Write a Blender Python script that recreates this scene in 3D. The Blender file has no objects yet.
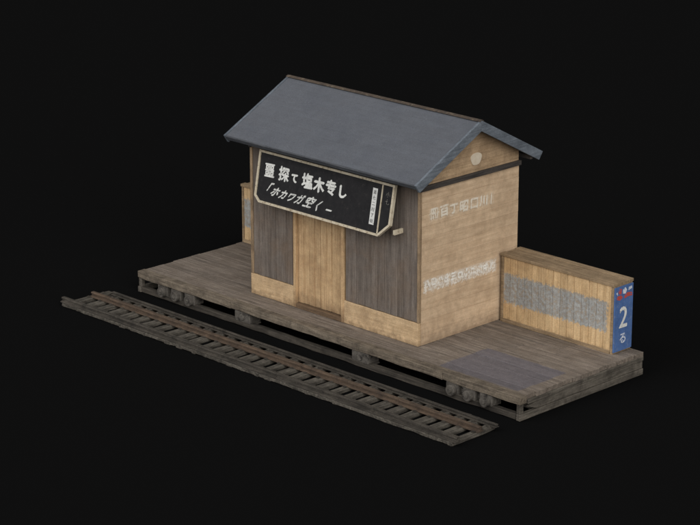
import bpy, bmesh, math, random
from mathutils import Vector, Matrix, Euler
random.seed(7)
S=bpy.context.scene; COL=S.collection
S.view_settings.view_transform='Standard'; S.view_settings.look='None'; S.view_settings.exposure=0

# ------------------------------------------------------------------ helpers
def lin(c):
    return tuple(((v/255)/12.92 if v/255<=.04045 else ((v/255+.055)/1.055)**2.4) for v in c)+(1,)
def newmat(name):
    m=bpy.data.materials.new(name); m.use_nodes=True
    return m,m.node_tree.nodes,m.node_tree.links,m.node_tree.nodes['Principled BSDF']
def mathn(N,L,op,a,b=None,c=None,clamp=False):
    n=N.new('ShaderNodeMath'); n.operation=op; n.use_clamp=clamp
    for i,v in enumerate((a,b,c)):
        if v is None: continue
        if isinstance(v,(int,float)): n.inputs[i].default_value=v
        else: L.new(v,n.inputs[i])
    return n.outputs[0]
def mixc(N,L,mode,f,a,b):
    n=N.new('ShaderNodeMix'); n.data_type='RGBA'; n.blend_type=mode
    for s,v in ((n.inputs[0],f),(n.inputs[6],a),(n.inputs[7],b)):
        if isinstance(v,(int,float,tuple)): s.default_value=v
        else: L.new(v,s)
    return n.outputs[2]
def noise(N,L,vec,scale,detail=4,rough=.6,dist=0):
    n=N.new('ShaderNodeTexNoise'); n.inputs['Scale'].default_value=scale; n.inputs['Detail'].default_value=detail
    n.inputs['Roughness'].default_value=rough; n.inputs['Distortion'].default_value=dist
    L.new(vec,n.inputs['Vector']); return n.outputs['Fac']
def ramp(N,L,f,lo,hi):
    n=N.new('ShaderNodeMapRange'); n.inputs[1].default_value=lo; n.inputs[2].default_value=hi; L.new(f,n.inputs[0]); return n.outputs[0]

def wood(name,dark,light,axis='X',vary=.3,stain=None,stain_amt=.5,dirt=None,dirt_z=(0,.4),rough=.85,grain=26,blotch=2.2,spec=.15,bump=.35,speck=.25,patch=(),topdirt=None,mottle=.3,chips=None):
    """weathered boards: stretched grain, board-to-board variation, blotches, low dirt"""
    m,N,L,P=newmat(name)
    tc=N.new('ShaderNodeTexCoord'); geo=N.new('ShaderNodeNewGeometry'); oi=N.new('ShaderNodeObjectInfo')
    r=geo.outputs['Random Per Island']
    off=mathn(N,L,'ADD',mathn(N,L,'MULTIPLY',r,31.),mathn(N,L,'MULTIPLY',oi.outputs['Random'],57.))
    cmb=N.new('ShaderNodeCombineXYZ')
    for i in range(3): L.new(off,cmb.inputs[i])
    add=N.new('ShaderNodeVectorMath'); add.operation='ADD'; L.new(tc.outputs['Object'],add.inputs[0]); L.new(cmb.outputs[0],add.inputs[1])
    mp=N.new('ShaderNodeMapping'); sc=[grain]*3; sc['XYZ'.index(axis)]=grain*.06
    mp.inputs['Scale'].default_value=sc; L.new(add.outputs[0],mp.inputs['Vector'])
    g=noise(N,L,mp.outputs[0],1.,6,.65,.6)
    gf=ramp(N,L,g,.3,.7)
    col=mixc(N,L,'MIX',gf,lin(dark),lin(light))
    b=noise(N,L,tc.outputs['Object'],blotch,5,.65,.3)
    if stain: col=mixc(N,L,'MIX',mathn(N,L,'MULTIPLY',ramp(N,L,b,.45,.68),stain_amt),col,lin(stain))
    b2=noise(N,L,tc.outputs['Object'],blotch*3.7,4,.7)
    sp=noise(N,L,tc.outputs['Object'],55,2,.5)
    sx=N.new('ShaderNodeSeparateXYZ'); L.new(tc.outputs['Object'],sx.inputs[0])
    blot=noise(N,L,tc.outputs['Object'],17,4,.75)
    for pc,ia,ib,x0,x1,y0,y1,amt,wob,ragged in patch:
        w_=mathn(N,L,'MULTIPLY',mathn(N,L,'SUBTRACT',b2 if not ragged else blot,.5),wob)
        X=mathn(N,L,'ADD',sx.outputs[ia],w_); Y=mathn(N,L,'ADD',sx.outputs[ib],w_)
        e=.03
        f=mathn(N,L,'MULTIPLY',mathn(N,L,'MULTIPLY',ramp(N,L,X,x0,x0+e),ramp(N,L,X,x1,x1-e)),mathn(N,L,'MULTIPLY',ramp(N,L,Y,y0,y0+e),ramp(N,L,Y,y1,y1-e)))
        if ragged: f=mathn(N,L,'MULTIPLY',f,mathn(N,L,'ADD',mathn(N,L,'MULTIPLY',ramp(N,L,blot,.40,.50),1-ragged),ragged))
        cv=.14 if ragged else .03
        pcol=mixc(N,L,'MIX',ramp(N,L,blot,.4,.62),lin(tuple(v*(1-cv) for v in pc)),lin(tuple(min(255,v*(1+cv)) for v in pc)))
        pcol=mixc(N,L,'MIX',.1,pcol,col)
        col=mixc(N,L,'MIX',mathn(N,L,'MULTIPLY',f,amt),col,pcol)
    if chips:
        ch=noise(N,L,tc.outputs['Object'],38,3,.6); ch2=noise(N,L,tc.outputs['Object'],2.2,3,.6)
        col=mixc(N,L,'MIX',mathn(N,L,'MULTIPLY',mathn(N,L,'MULTIPLY',ramp(N,L,ch,.62,.70),ramp(N,L,ch2,.42,.6)),.6),col,lin(chips))
    k=mathn(N,L,'ADD',mathn(N,L,'MULTIPLY',ramp(N,L,b2,.25,.75),mottle),1-mottle/2)
    k=mathn(N,L,'MULTIPLY',k,mathn(N,L,'ADD',mathn(N,L,'MULTIPLY',r,vary),1-vary/2))
    k=mathn(N,L,'MULTIPLY',k,mathn(N,L,'ADD',mathn(N,L,'MULTIPLY',ramp(N,L,sp,.3,.7),speck),1-speck/2))
    hs=N.new('ShaderNodeHueSaturation'); L.new(col,hs.inputs['Color']); L.new(k,hs.inputs['Value']); col=hs.outputs[0]
    zz=mathn(N,L,'ADD',sx.outputs[2],mathn(N,L,'MULTIPLY',mathn(N,L,'SUBTRACT',b2,.5),.35))
    if dirt:
        f2=mathn(N,L,'MULTIPLY',ramp(N,L,zz,dirt_z[1],dirt_z[0]),.75)
        col=mixc(N,L,'MIX',f2,col,lin(dirt))
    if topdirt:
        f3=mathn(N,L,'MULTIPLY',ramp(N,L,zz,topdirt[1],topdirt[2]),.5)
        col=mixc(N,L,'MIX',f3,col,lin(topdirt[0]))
    L.new(col,P.inputs['Base Color']); P.inputs['Roughness'].default_value=rough; P.inputs['Specular IOR Level'].default_value=spec
    bp=N.new('ShaderNodeBump'); bp.inputs['Strength'].default_value=bump; bp.inputs['Distance'].default_value=.012
    L.new(mathn(N,L,'ADD',gf,mathn(N,L,'MULTIPLY',sp,.6)),bp.inputs['Height']); L.new(bp.outputs[0],P.inputs['Normal'])
    return m
def paint(name,c,c2=None,worn=None,wscale=14,lo=.5,hi=.6,rough=.7,spec=.2):
    m,N,L,P=newmat(name); tc=N.new('ShaderNodeTexCoord')
    f=noise(N,L,tc.outputs['Object'],9,5,.7)
    col=mixc(N,L,'MIX',ramp(N,L,f,.3,.7),lin(c),lin(c2 or tuple(v*.8 for v in c)))
    if worn:
        w=noise(N,L,tc.outputs['Object'],wscale,6,.75)
        col=mixc(N,L,'MIX',ramp(N,L,w,lo,hi),col,lin(worn))
    L.new(col,P.inputs['Base Color']); P.inputs['Roughness'].default_value=rough; P.inputs['Specular IOR Level'].default_value=spec
    return m

def box(bm,x0,x1,y0,y1,z0,z1,M=None):
    vs=[bm.verts.new(Vector((x,y,z)) if M is None else M@Vector((x,y,z))) for x in(x0,x1) for y in(y0,y1) for z in(z0,z1)]
    for f in((0,1,3,2),(4,6,7,5),(0,4,5,1),(2,3,7,6),(0,2,6,4),(1,5,7,3)): bm.faces.new([vs[i] for i in f])
def prism(bm,poly,fn,a,b):
    A=[bm.verts.new(fn(u,v,a)) for u,v in poly]; B=[bm.verts.new(fn(u,v,b)) for u,v in poly]
    n=len(poly); bm.faces.new(A); bm.faces.new(B[::-1])
    for i in range(n): bm.faces.new((A[i],B[i],B[(i+1)%n],A[(i+1)%n]))
def cyl(bm,c,r,l,axis='Y',n=20):
    poly=[(r*math.cos(2*math.pi*i/n),r*math.sin(2*math.pi*i/n)) for i in range(n)]
    f={'Y':lambda u,v,w:Vector((c[0]+u,c[1]+w,c[2]+v)),'X':lambda u,v,w:Vector((c[0]+w,c[1]+u,c[2]+v)),'Z':lambda u,v,w:Vector((c[0]+u,c[1]+v,c[2]+w))}[axis]
    prism(bm,poly,f,-l/2,l/2)
def finish(bm,name,mat,parent=None,bevel=0,loc=None,recalc=True):
    if recalc: bmesh.ops.recalc_face_normals(bm,faces=bm.faces[:])
    me=bpy.data.meshes.new(name); bm.to_mesh(me); bm.free()
    for m in (mat if isinstance(mat,list) else [mat]): me.materials.append(m)
    o=bpy.data.objects.new(name,me); COL.objects.link(o)
    if loc: o.location=loc
    if parent: o.parent=parent; o.matrix_parent_inverse=Matrix.Translation(parent['origin']).inverted() if 'origin' in parent else Matrix.Identity(4)
    if bevel:
        b=o.modifiers.new('bevel','BEVEL'); b.width=bevel; b.segments=2; b.limit_method='ANGLE'
    return o
def one(name,mat,parent,bevel,*boxes):
    for b in boxes:
        bm=bmesh.new(); box(bm,*b); finish(bm,name,mat,parent,bevel)
def thing(name,loc,label,cat,group=None):
    e=bpy.data.objects.new(name,None); e.location=loc; e['origin']=list(loc); e.empty_display_size=.2
    COL.objects.link(e); e['label']=label; e['category']=cat
    if group: e['group']=group
    return e
def glyph(body,size,M,shear=0,sx=1.,fat=0.):
    cu=bpy.data.curves.new('t','FONT'); cu.body=body; cu.size=size; cu.shear=shear; cu.extrude=.001; cu.align_x='CENTER'; cu.align_y='CENTER'
    cu.resolution_u=3
    o=bpy.data.objects.new('t',cu); COL.objects.link(o)
    dg=bpy.context.evaluated_depsgraph_get(); me=bpy.data.meshes.new_from_object(o.evaluated_get(dg))
    bpy.data.objects.remove(o)
    outl=[]
    offs=[(0,0)] if not fat else [(0,0),(fat,.3*fat),(-fat,-.3*fat),(.2*fat,fat),(-.2*fat,-fat)]
    rot=Matrix.Rotation(random.uniform(-.06,.06),4,'Z')
    for i,(a,b) in enumerate(offs):
        m2=me.copy(); m2.transform(M@rot@Matrix.Translation((a,b,.0007*i))@Matrix.Diagonal((sx,1,1,1))); outl.append(m2)
    return outl
def lettering(groups,name,mat,parent):
    bm=bmesh.new()
    for g_ in groups:
        for me in g_: bm.from_mesh(me)
    return finish(bm,name,mat,parent,recalc=False)
R=random.uniform

# ------------------------------------------------------------------ materials
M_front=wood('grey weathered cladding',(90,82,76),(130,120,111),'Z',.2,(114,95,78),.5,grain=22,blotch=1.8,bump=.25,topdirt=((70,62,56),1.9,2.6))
M_tan=wood('tan door boards',(172,140,103),(209,179,139),'Z',.16,(150,117,85),.5,dirt=(98,78,61),dirt_z=(0,.3),bump=.25)
M_side=wood('tan side boards',(188,161,131),(214,188,157),'Y',.08,(172,146,118),.6,dirt=(112,94,77),dirt_z=(-.1,.26),bump=.16,speck=.12,grain=16,
    patch=(((230,227,218),1,2,.10,1.88,.88,1.12,.62,.22,.3),((214,200,178),1,2,.2,1.8,2.06,2.30,.35,.12,.001)))
M_skirt=wood('tan skirting board',(176,148,113),(209,181,144),'X',.14,(144,118,90),.5,dirt=(102,83,64),dirt_z=(-.08,.1),bump=.2)
M_gable=wood('gable boards',(160,134,104),(190,163,131),'Y',.16,(130,108,84),.6,bump=.2,topdirt=((120,100,80),2.95,3.5))
M_beam=wood('dark beam',(50,47,46),(84,78,73),'Y',.2)
M_deck=wood('weathered deck boards',(90,82,75),(144,132,120),'X',.22,(106,95,84),.55,grain=18,bump=.4,speck=.35,patch=(((100,96,101),0,1,.82,2.52,-.42,.78,.9,.06,0),))
M_deckedge=wood('deck edge board',(86,77,68),(136,124,108),'X',.2,(62,56,50),.7,bump=.6,blotch=3,speck=.4)
M_sill=wood('dark sill beam',(44,41,38),(84,78,70),'X',.2,(30,28,26),.6)
M_sideb=wood('grey side beam',(64,60,54),(118,111,101),'Y',.3,(50,46,42),.7,blotch=4)
M_under=paint('bogie iron',(104,99,92),(60,56,52),(34,32,30),8,.52,.64,.8)
M_fence=wood('fence boards',(186,153,112),(219,190,147),'Z',.2,(162,131,96),.45,dirt=(92,75,58),dirt_z=(-.06,.08),bump=.2,
    patch=(((146,150,151),0,2,-6.34,-4.3,.30,.86,1.,.3,.72),((146,150,151),0,2,.10,2.36,.34,.88,1.,.3,.72)))
M_cap=wood('fence cap',(120,101,79),(172,149,119),'X',.2,(104,88,69),.5)
M_roof=wood('slate roofing',(92,94,99),(97,100,106),'X',.02,(86,89,96),.5,grain=6,blotch=1.3,bump=.06,speck=.2,rough=.85,spec=.15,mottle=.14,chips=(124,126,130))
M_barge=wood('blue grey barge board',(82,88,95),(120,127,135),'Y',.15,(70,75,82),.5,bump=.2)
M_ridge=paint('ridge edging',(92,80,68),(62,56,52),(120,108,92),12,.55,.7)
M_signb=paint('black sign board',(28,28,30),(40,39,40),(64,60,58),16,.58,.74,.7)
M_cream=paint('cream painted frame',(210,200,178),(180,166,142),(124,106,86),18,.56,.66)
M_greyl=paint('faint grey lettering',(128,124,116),(100,97,92),(40,39,40),24,.5,.6)
M_white=paint('white lettering',(232,232,226),(206,206,202),(90,88,86),30,.56,.66)
M_white2=paint('worn white lettering',(226,226,220),(196,196,192),(70,68,67),28,.54,.62)
M_strip=paint('white label strip',(228,228,224),(200,200,196),(100,98,96),20,.58,.68)
M_faint=paint('faded cream lettering',(232,224,208),(222,210,192),(204,180,150),14,.5,.64)
M_fade2=paint('peeling white lettering',(240,238,231),(228,222,212),(206,184,156),16,.50,.62)
M_blue=paint('blue enamel',(70,96,142),(86,116,168),(116,130,158),12,.54,.7,.6)
M_red=paint('red enamel',(196,84,66),(172,76,68),(84,104,150),20,.54,.6)
M_wm=paint('worn white marks',(226,228,230),(196,202,212),(84,104,150),20,.52,.58)
M_mark=paint('faded small mark',(216,220,228),(190,198,212),(100,122,162),22,.52,.62)
M_inside=paint('dark void',(22,20,19))
M_sleep=wood('old sleeper timber',(56,53,48),(108,102,93),'Y',.45,(40,38,35),.6,grain=20,bump=.8,blotch=3.5,speck=.5)
M_rail=wood('rusty rail steel',(68,57,48),(106,89,74),'X',.1,(56,49,44),.7,rough=.75,spec=.2,speck=.4,blotch=4)
M_rail2=wood('dark rail steel',(48,45,41),(88,82,74),'X',.1,(36,34,31),.7,rough=.75,spec=.2,speck=.5,blotch=4)

# ------------------------------------------------------------------ ground
GZ=-.40
bm=bmesh.new()
vs=[bm.verts.new((x,y,GZ)) for x,y in((-400,-400),(400,-400),(400,400),(-400,400))]; bm.faces.new(vs)
m,N,L,P=newmat('black ground'); P.inputs['Base Color'].default_value=(.0064,.0064,.0064,1); P.inputs['Roughness'].default_value=1; P.inputs['Specular IOR Level'].default_value=0
g=finish(bm,'ground',m); g['kind']='structure'

# ------------------------------------------------------------------ platform
XL,XR,YF,YB=-6.38,2.74,-.61,2.42
pf=thing('station_platform',(-1.8,.9,GZ),'weathered grey timber station platform on iron undercarriage beside the track','platform')
bm=bmesh.new(); y=YF+.17; rows=13; w=(YB-y)/rows
for i in range(rows):
    cuts=sorted([XL+R(1.2,3.6),R(-2.5,-.3),R(.3,2.1)])
    xs=[XL]+cuts+[XR]
    for a,b in zip(xs,xs[1:]):
        dz=R(-.006,.004); box(bm,a+.002+(R(0,.03) if a==XL else 0),b-.002+(R(-.035,.0) if b==XR else 0),y+.003,y+w-.003,-.075+dz,dz)
    y+=w
finish(bm,'deck',M_deck,pf,.004)
def rough_beam(bm,x0,x1,y0,y1,z0,z1,st=.22,j=.007):
    """long timber with an uneven, worn profile"""
    n=max(2,int((x1-x0)/st)); prev=None
    for i in range(n+1):
        x=x0+(x1-x0)*i/n
        c=[bm.verts.new((x,yy+R(-j,j)*(1 if yy==y0 else 0),zz+R(-j,j)*(1 if zz==z0 else .4))) for yy,zz in((y0,z0),(y1,z0),(y1,z1),(y0,z1))]
        if prev:
            for k in range(4): bm.faces.new((prev[k],prev[(k+1)%4],c[(k+1)%4],c[k]))
        else: bm.faces.new(c)
        prev=c
    bm.faces.new(prev[::-1])
bm=bmesh.new()
xs=[XL,-3.9,-1.2,1.1,XR]
for a,b in zip(xs,xs[1:]): rough_beam(bm,a+.002,b-.002,YF,YF+.165,-.125,.004)
finish(bm,'edge_board',M_deckedge,pf,.01)
bm=bmesh.new()
box(bm,XL+.09,XR-.1,YF+.17,YB-.05,-.12,-.08); finish(bm,'subfloor',M_inside,pf)
bm=bmesh.new(); rough_beam(bm,XL+.02,XR-.1,YF+.02,YF+.12,-.39,-.295,.25,.008); finish(bm,'sill_beam',M_sill,pf,.008)
one('sill_beam',M_sill,pf,.008,(XL+.02,XR-.1,YB-.12,YB-.03,-.385,-.315),
    (XL+.1,XR-.1,YF+.35,YF+.45,-.30,-.125),(XL+.1,XR-.1,YB-.45,YB-.35,-.30,-.125))
for X,s in((XR,-1),(XL,1)):
    bm=bmesh.new(); a,b=sorted((X,X+s*.08))
    box(bm,a,b,YF+.19,YB-.002,-.15,-.078)
    q=sorted((X+s*.012,X+s*.06))
    prism(bm,[(YF+.42,-.280),(YB-.01,-.280),(YB-.01,-.155),(YF+.42,-.155),(YF+.20,-.20)],lambda u,v,w:Vector((w,u,v)),*q)
    box(bm,a,b,YF+.0,YB-.002,-.39,-.285)
    box(bm,*sorted((X+s*.012,X+s*.09)),YF+.02,YF+.10,-.284,-.132)
    finish(bm,'end_skirt',M_sideb,pf,.008)
def bogie(xc,kind):
    bm=bmesh.new(); y0=YF+.035
    if kind=='truck':
        box(bm,xc-.5,xc+.5,y0+.05,y0+.14,-.27,-.20)
        for dx in(-.36,0,.36):
            box(bm,xc+dx-.13,xc+dx+.13,y0-.02,y0+.2,-.31,-.13)
            cyl(bm,(xc+dx,y0-.01,-.245),.09,.14,'Y',18)
            cyl(bm,(xc+dx,y0-.03,-.245),.04,.14,'Y',12)
        for dx in(-.18,.18):
            for k in range(4): cyl(bm,(xc+dx,y0+.08,-.175-.035*k),.05,.02,'Z',14)
    else:
        box(bm,xc-.19,xc+.19,y0-.02,y0+.24,-.31,-.13)
        box(bm,xc-.23,xc+.23,y0,y0+.22,-.33,-.30)
        cyl(bm,(xc,y0-.02,-.22),.06,.05,'Y',16)
    return bm
for xc,k,nm in((-5.35,'truck','bogie'),(-3.62,'b','axle_box'),(-.76,'b','axle_box'),(1.66,'truck','bogie')):
    finish(bogie(xc,k),nm,M_under,pf,.012)
for xc in(-5.7,-5.0,-3.6,-.76,1.25,2.0):
    bm=bmesh.new(); cyl(bm,(xc,.87,-.25),.035,2.7,'Y',12); finish(bm,'axle',M_under,pf)

# ------------------------------------------------------------------ house
LX,D,HW=-4.0,2.39,2.70
hs=thing('station_house',(-2,1.2,0),'small wooden station hut with slate gable roof on the platform','house')
bm=bmesh.new()
prism(bm,[(.06,.01),(D-.06,.01),(D-.06,2.75),(D/2,3.42),(.06,2.75)],lambda u,v,w:Vector((w,u,v)),LX+.06,-.06)
finish(bm,'light_block_core',M_inside,hs)  # solid unseen core added inside the hut to block light
DX0,DX1=-2.92,-1.74
def vplanks(bm,x0,x1,z0,z1,y0,y1,wd,gap=.0015):
    n=max(1,round((x1-x0)/wd)); w=(x1-x0)/n
    for i in range(n):
        d=R(-.005,.005); box(bm,x0+i*w+gap,x0+(i+1)*w-gap,y0+d,y1,z0+R(0,.01),z1)
bm=bmesh.new(); vplanks(bm,LX+.05,DX0-.05,.37,HW,0,.05,.15); finish(bm,'front_wall',M_front,hs,.003)
bm=bmesh.new(); vplanks(bm,DX1+.05,-.04,.40,HW,0,.05,.15); finish(bm,'front_wall',M_front,hs,.003)
bm=bmesh.new(); vplanks(bm,LX+.02,-.02,.0,HW,D-.05,D,.16); finish(bm,'back_wall',M_front,hs,.003)
one('skirting_board',M_skirt,hs,.006,(LX-.012,DX0-.02,-.014,.05,.0,.365),(DX1+.02,-.004,-.014,.05,.0,.395))
M_corner=wood('corner post wood',(122,103,82),(174,149,119),'Z',.2,(96,82,67),.6)
one('corner_post',M_corner,hs,.006,(LX-.012,LX+.05,-.012,.05,.37,HW),(-.042,.004,-.008,.05,.40,HW))
def hplanks(bm,X0,X1,y0,y1,z0,z1,wd):
    n=round((z1-z0)/wd); w=(z1-z0)/n
    for i in range(n):
        d=R(-.002,.002); box(bm,X0+d,X1+d,y0,y1,z0+i*w+.001,z0+(i+1)*w-.001)
bm=bmesh.new(); hplanks(bm,-.05,0,.052,D,.0,2.62,.20); finish(bm,'side_wall',M_side,hs,.002)
bm=bmesh.new(); hplanks(bm,LX,LX+.05,.052,D,.0,2.62,.20); finish(bm,'side_wall',M_side,hs,.002)
for X0,X1 in((-.05,-.012),(LX+.012,LX+.05)):
    bm=bmesh.new(); z=2.62
    while z<3.5:
        z2=z+.125
        def half(zz): return max(.0,(3.53-zz)/.521)
        h0=min(D/2,half(z)); h1=min(D/2,half(z2-.003))
        if h0<.02: break
        prism(bm,[(D/2-h0,z),(D/2+h0,z),(D/2+h1,z2-.003),(D/2-h1,z2-.003)] if h1>.01 else [(D/2-h0,z),(D/2+h0,z),(D/2,z2-.003)],lambda u,v,w:Vector((w,u,v)),X0+R(-.002,.002),X1)
        z=z2
    finish(bm,'gable',M_gable,hs)
one('tie_beam',M_beam,hs,.006,(-.04,.04,-.02,D+.02,2.62,2.70),(LX-.04,LX+.04,-.02,D+.02,2.62,2.70))
bm=bmesh.new()
poly=[(1.33+.13*math.cos(t)*(1+.1*math.sin(3*t)),2.92+.115*math.sin(t)*(1+.1*math.cos(2*t))) for t in [math.pi*2*i/24 for i in range(24)]]
prism(bm,poly,lambda u,v,w:Vector((w,u,v)),-.012,.0)
finish(bm,'gable_plaque',paint('pale plaque',(216,204,184),(202,186,162)),hs,.002)
dr=bpy.data.objects.new('door',None); COL.objects.link(dr); dr.parent=hs; dr.matrix_parent_inverse=Matrix.Translation((-2,1.2,0)).inverted()
XM=(DX0+DX1)/2
for a,b in((DX0+.05,XM-.004),(XM+.004,DX1-.05)):
    bm=bmesh.new(); vplanks(bm,a,b,.09,2.2,.035,.07,.135,.0025); finish(bm,'door_leaf',M_tan,dr,.004)
one('door_frame',M_tan,dr,.006,(DX0-.018,DX0+.045,-.022,.08,0,2.26),(DX1-.045,DX1+.018,-.022,.08,0,2.26),(DX0+.046,DX1-.046,-.018,.08,2.202,2.26))
one('door_sill',wood('sill wood',(78,64,52),(120,98,76),'X',.2),dr,.006,(DX0+.046,DX1-.046,-.03,.08,0,.085))
one('wall_plate',M_beam,hs,.004,(LX+.05,-.042,-.004,.05,2.702,2.80))
# roof
rf=bpy.data.objects.new('roof',None); COL.objects.link(rf); rf.parent=hs; rf.matrix_parent_inverse=Matrix.Translation((-2,1.2,0)).inverted()
RX0,RX1=LX-.32,.23; E=.314; RZ=3.618; EZ=2.832
sl=math.hypot(D/2+E,RZ-EZ); ang=math.atan2(RZ-EZ,D/2+E)
def slope(sign):
    if sign>0: o=Vector((0,-E,EZ)); vd=Vector((0,math.cos(ang),math.sin(ang))); nd=Vector((0,-math.sin(ang),math.cos(ang)))
    else: o=Vector((0,D+E,EZ)); vd=Vector((0,-math.cos(ang),math.sin(ang))); nd=Vector((0,math.sin(ang),math.cos(ang)))
    M=Matrix.Identity(4)
    for i in range(3): M[i][0]=(1,0,0)[i]; M[i][1]=vd[i]; M[i][2]=nd[i]; M[i][3]=o[i]
    return M
for s in(1,-1):
    bm=bmesh.new(); M=slope(s); rows=14; h=(sl-.01)/rows
    box(bm,RX0+.05,RX1-.05,.015,sl-.02,-.075,-.022,M)
    for r in range(rows):
        nt=7; wd=(RX1-RX0-.02)/nt; offx=(r*.37%1)*wd
        x=RX0+.01-offx
        while x<RX1-.012:
            a=max(x,RX0+.01); b=min(x+wd,RX1-.01)
            if b-a>.02:
                T=M@Matrix.Translation((0,r*h,0))@Matrix.Rotation(-.005,4,'X')
                box(bm,a,b,-.0,h+.003,-.02,-.004+R(-.0007,.0007),T)
            x+=wd
    finish(bm,'slate_covering',M_roof,rf)
for X0,X1 in((RX1-.045,RX1),(RX0,RX0+.045)):
    for s in(1,-1):
        bm=bmesh.new(); M=slope(s); dp=.15
        poly=[(-.02,.010),(sl+.010*math.tan(ang)-.0015,.010),(sl-dp*math.tan(ang)-.0015,-dp),(.0,-dp)]
        prism(bm,poly,lambda u,v,w,M=M:M@Vector((w,u,v)),X0,X1)
        finish(bm,'barge_board',M_barge,rf,.006)
M_fasc=wood('eave fascia',(54,56,60),(90,92,96),'X',.1)
for s in(1,-1):
    bm=bmesh.new(); box(bm,RX0+.046,RX1-.046,-.022,.01,-.075,-.002,slope(s)); finish(bm,'eave_fascia',M_fasc,rf,.004)
bm=bmesh.new()
for s in(1,-1):
    M=slope(s); box(bm,RX0-.004,RX1+.004,sl-.045,sl+.006,.011,.024,M)
finish(bm,'ridge_cap',M_ridge,rf,.004)
for y,z in((-.14,2.80),(D+.08,2.80)):
    one('purlin',M_beam,rf,.004,(RX0+.05,RX1-.05,y,y+.06,z-.07,z))
def side(y,z,x=.006): return Matrix.Translation((x,y,z))@Euler((math.pi/2,0,math.pi/2)).to_matrix().to_4x4()
lettering([glyph(ch,s,side(y,z),fat=.010,sx=1.1) for ch,y,z,s in(('冊',.33,2.19,.20),('百',.57,2.19,.20),('丁',.80,2.18,.18),('昭',1.04,2.17,.20),('囗',1.29,2.17,.19),('川',1.52,2.17,.19),('｜',1.70,2.16,.19))],'wall_lettering',M_faint,hs)
lettering([glyph(ch,.15,side(y,1.04-.03*y+R(-.01,.01)),fat=.010,sx=.95) for ch,y in zip('八口ハ出三ロ小ニ州中ル',[.18+.158*i for i in range(11)])],'wall_lettering',M_fade2,hs)

# ------------------------------------------------------------------ hanging sign
sg=thing('station_sign',(-2,-.2,1.8),'long black name board, cream frame, white Japanese lettering under eave','sign')
SM=Matrix.Translation((0,-.28,1.80))@Matrix.Rotation(-.18,4,'X')
out=[(-3.62,.10),(-3.50,.0),(-.66,.0),(-.42,.22),(-.42,.89),(-3.62,.89)]
def shrink(P,d):
    n=len(P); r=[]
    for i in range(n):
        a=Vector(P[i-1]);b=Vector(P[i]);c=Vector(P[(i+1)%n]); e1=(b-a).normalized(); e2=(c-b).normalized()
        n1=Vector((-e1.y,e1.x)); n2=Vector((-e2.y,e2.x)); m_=(n1+n2); m_=m_/m_.dot(n1); r.append(tuple(b+m_*d))
    return r
bm=bmesh.new(); prism(bm,shrink(out,.012),lambda u,v,w:SM@Vector((u,w,v)),0,.06); finish(bm,'board',M_signb,sg)
bm=bmesh.new()
inn=shrink(out,.038); nn=len(out)
for i in range(nn):
    j=(i+1)%nn; prism(bm,[out[i],out[j],inn[j],inn[i]],lambda u,v,w:SM@Vector((u,w,v)),-.02,.04)
box(bm,-.695,-.678,-.018,-.001,.045,.845,SM)
bmesh.ops.remove_doubles(bm,verts=bm.verts[:],dist=1e-5)
finish(bm,'frame',M_cream,sg)
one('bracket',M_cream,sg,.004,*[(x,x+.05,-.07,-.01,2.52,2.57) for x in(-3.2,-2.0,-.6)],(-.405,-.365,-.2,-.0,1.86,1.94))
def sm(x,z,y=-.003): return SM@Matrix.Translation((x,y,z))@Matrix.Rotation(math.pi/2,4,'X')
lettering([glyph(ch,s,sm(x,z),fat=fa,sx=.98) for ch,x,s,z,fa in(('噩',-3.33,.26,.56,.006),('探',-2.98,.26,.56,.009),('て',-2.72,.17,.55,.010),('塩',-2.41,.27,.55,.010),('木',-2.13,.26,.54,.012),('专',-1.85,.26,.55,.011),('し',-1.58,.23,.54,.012))],'lettering',M_white,sg)
lettering([glyph(ch,s,sm(x,z),shear=.75,fat=.007,sx=1.04) for ch,x,s,z in(('「',-3.41,.21,.25),('ホ',-3.18,.185,.235),('カ',-2.98,.175,.225),('ワ',-2.79,.175,.22),('ガ',-2.59,.185,.22),('空',-2.36,.215,.22),('〈',-2.20,.19,.2),('ー',-1.88,.15,.18))],'slanted_lettering',M_white2,sg)
bm=bmesh.new(); box(bm,-.90,-.795,-.006,-.001,.16,.76,SM); finish(bm,'label_strip',M_strip,sg)
lettering([glyph(c,.07,sm(-.848,.69-.095*i,-.008)) for i,c in enumerate('道七二川了目')],'strip_lettering',M_signb,sg)
lettering([glyph(c,.1,sm(-.555,.70-.12*i,-.003)) for i,c in enumerate('小七')],'small_lettering',M_greyl,sg)

# ------------------------------------------------------------------ fences
def fence(x0,x1,y0,y1,h,label):
    f=thing('wooden_fence',((x0+x1)/2,(y0+y1)/2,0),label,'fence','plank fences on the platform')
    for a,b in((y0,y0+.035),(y1-.035,y1)):
        bm=bmesh.new(); vplanks(bm,x0+.05,x1-.05,.03,h-.05,a,b,.155,.003); finish(bm,'fence_board',M_fence,f,.004)
    one('end_post',M_cap,f,.005,(x0,x0+.05,y0-.005,y1+.005,.0,h-.05),(x1-.05,x1,y0-.005,y1+.005,.0,h-.05))
    bm=bmesh.new(); box(bm,x0+.052,x1-.052,y0+.04,y1-.04,.0,h-.08); finish(bm,'core',M_inside,f)
    bm=bmesh.new()
    box(bm,x0-.015,x1+.01,y0-.02,y0+.10,h-.05,h); box(bm,x0-.015,x1+.01,y1-.10,y1+.02,h-.05,h-.002)
    box(bm,x0,x1,y0+.103,y1-.103,h-.06,h-.012)
    finish(bm,'cap_rail',M_cap,f,.006)
    one('foot_rail',M_cap,f,.004,(x0+.052,x1-.052,y0-.018,y0-.008,.0,.07))
    return f
fence(.055,2.47,1.935,2.40,1.2,'solid tan plank fence, grey stained band, beside the hut')
fence(-6.375,-4.06,1.935,2.40,1.12,'short tan plank fence behind the hut')

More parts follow.
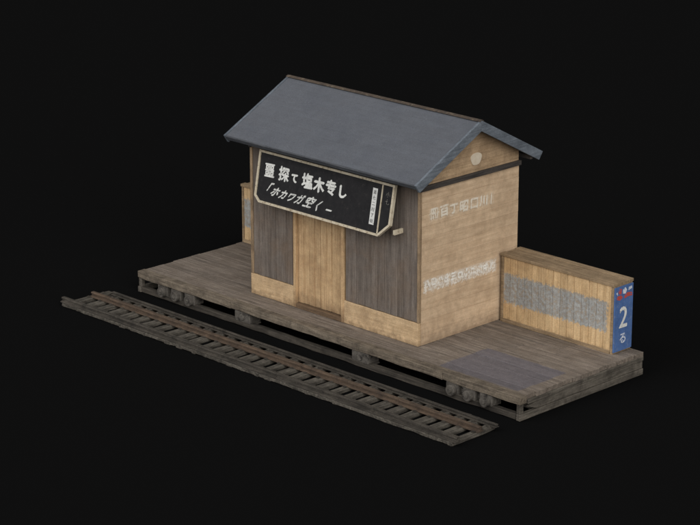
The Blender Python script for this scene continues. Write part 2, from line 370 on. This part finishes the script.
# ------------------------------------------------------------------ blue number sign
bs=thing('number_sign',(2.48,2.16,0),'blue enamel platform sign with white 2 on fence end','sign')
bm=bmesh.new(); box(bm,2.473,2.495,1.937,2.398,.03,1.13); finish(bm,'plate',M_blue,bs,.004)
X=lambda u,v,w:Vector((w,u,v))
def emblem(name,mat,ps):
    bm=bmesh.new()
    for p in ps: prism(bm,p,X,2.4955,2.499)
    finish(bm,name,mat,bs)
emblem('red_emblem',M_red,([(1.97,.93),(2.06,.90),(2.13,.94),(2.09,.985),(1.99,.98)],[(2.17,.91),(2.28,.93),(2.37,.92),(2.36,.98),(2.25,1.0),(2.18,.97)],[(2.03,1.01),(2.09,1.0),(2.10,1.085),(2.05,1.10),(2.01,1.06)]))
emblem('white_emblem',M_wm,([(2.13,1.0),(2.20,.99),(2.23,1.05),(2.19,1.10),(2.13,1.07)],[(2.27,1.03),(2.36,1.05),(2.35,1.09),(2.28,1.08)],[(1.97,.995),(2.0,1.0),(1.995,1.05),(1.965,1.04)]))
lettering([glyph('2',.50,side(2.16,.58,2.498),fat=.006,sx=.9)],'numeral',M_white,bs)
lettering([glyph('る',.20,side(2.16,.23,2.498),fat=.004)],'small_mark',M_mark,bs)

# ------------------------------------------------------------------ track
TX0,TX1,TN,TF=-6.72,2.76,-2.11,-1.05
tr=thing('railway_track',(-2,-1.58,GZ),'rusty narrow railway track on dark wooden sleepers beside the platform','railway track')
TINV=Matrix.Translation((-2,-1.58,GZ)).inverted()
ns=31; bases=[]; first=None
for i in range(ns):
    x=TX0+.12+i*(TX1-TX0-.24)/(ns-1)
    if i<8:
        bm=bmesh.new()
        prev=None; q=R(.062,.080); e0=R(-.03,.015); e1=R(-.03,.03)
        for j in range(7):
            yy=-.49+1.02*j/6+(e0 if j==0 else e1 if j==6 else 0)
            c=[bm.verts.new((sx_*q*(R(.7,1) if j in(0,6) else 1)+R(-.008,.008),yy+(R(-.015,.015) if j in(0,6) else 0),zv)) for sx_,zv in((-1,0),(1,0),(1,.07+R(-.008,.0)),(-1,.07+R(-.008,.0)))]
            if prev:
                for k in range(4): bm.faces.new((prev[k],prev[(k+1)%4],c[(k+1)%4],c[k]))
            else: bm.faces.new(c)
            prev=c
        bm.faces.new(prev[::-1])
        o=finish(bm,'sleeper',M_sleep,tr,.008); first=o; bases.append(o.data)
    else:
        o=first.copy(); o.data=random.choice(bases); COL.objects.link(o)
    o.name='sleeper'; o.matrix_parent_inverse=TINV; o.location=(x+R(-.02,.02),(TN+TF)/2+R(-.01,.01),GZ+.001); o.rotation_euler=(0,0,R(-.05,.05))
def rail(y,mat,dx0,dx1,k=1.,name='rail',hk=1.):
    bm=bmesh.new(); z=GZ+.072
    prof=[(-.06,0),(.06,0),(.06,.012),(.016,.024),(.014,.052),(.034,.06),(.034,.08),(.026,.086),(-.026,.086),(-.034,.08),(-.034,.06),(-.014,.052),(-.016,.024),(-.06,.012)]
    xs=[TX0+dx0,-4,-1.2,1.0,TX1+dx1]
    for a,b in zip(xs,xs[1:]): prism(bm,prof,lambda u,v,w:Vector((w,y+u*k,z+v*hk)),a+.003,b-.003)
    finish(bm,name,mat,tr)
YR1,YR2,YR3=TF-.42,TN+.085,TF-.10
rail(YR1,M_rail,.12,-.05,1.1); rail(YR2,M_rail2,-.02,.0,1.1); rail(YR3,M_rail2,.3,.0,.8,'guard_rail',.6)
# longitudinal timber carrying the outer rail, closing the near side
bm=bmesh.new(); rough_beam(bm,TX0+.03,TX1-.06,TN+.015,TN+.10,GZ+.012,GZ+.066,.2,.007); finish(bm,'edge_timber',M_sleep,tr,.006)
bm=bmesh.new()
for i in range(ns):
    x=TX0+.12+i*(TX1-TX0-.24)/(ns-1)
    for y,ds in((YR1,(-.09,.09)),(YR2,(.09,)),(YR3,(-.075,))):
        for d in ds: box(bm,x-.025,x+.025,y+d-.02,y+d+.02,GZ+.06,GZ+.085+R(0,.006))
o=finish(bm,'rail_clip',M_rail2,tr); o['kind']='stuff'

# ------------------------------------------------------------------ light
w=bpy.data.worlds.new('World'); S.world=w; w.use_nodes=True
w.node_tree.nodes['Background'].inputs[0].default_value=(.0048,.0048,.0048,1); w.node_tree.nodes['Background'].inputs[1].default_value=1
def sun(name,d,st,ang,col):
    l=bpy.data.lights.new(name,'SUN'); l.energy=st; l.angle=math.radians(ang); l.color=col
    o=bpy.data.objects.new(name,l); COL.objects.link(o); o.rotation_euler=Vector(d).to_track_quat('Z','Y').to_euler(); o.location=Vector(d)*10
sun('key_light',(.9,-.5,.55),2.3,50,(1,.985,.965))
sun('fill_light',(-.4,-.95,.5),1.5,60,(.99,.985,.99))
sun('top_light',(.0,-.05,1),.7,90,(.98,.985,1))
# ------------------------------------------------------------------ camera
az,el,f,dist=.7886,.3047,2430.09,40.39
d=Vector((math.sin(az)*math.cos(el),-math.cos(az)*math.cos(el),math.sin(el)))
C=Vector((-1.5876,0,1.0875))+d*dist
cam=bpy.data.cameras.new('Camera'); cam.lens=f/700*36; cam.sensor_width=36; cam.clip_end=2000
co=bpy.data.objects.new('Camera',cam); COL.objects.link(co); co.location=C; co.rotation_euler=(-d).to_track_quat('-Z','Y').to_euler()
S.camera=co
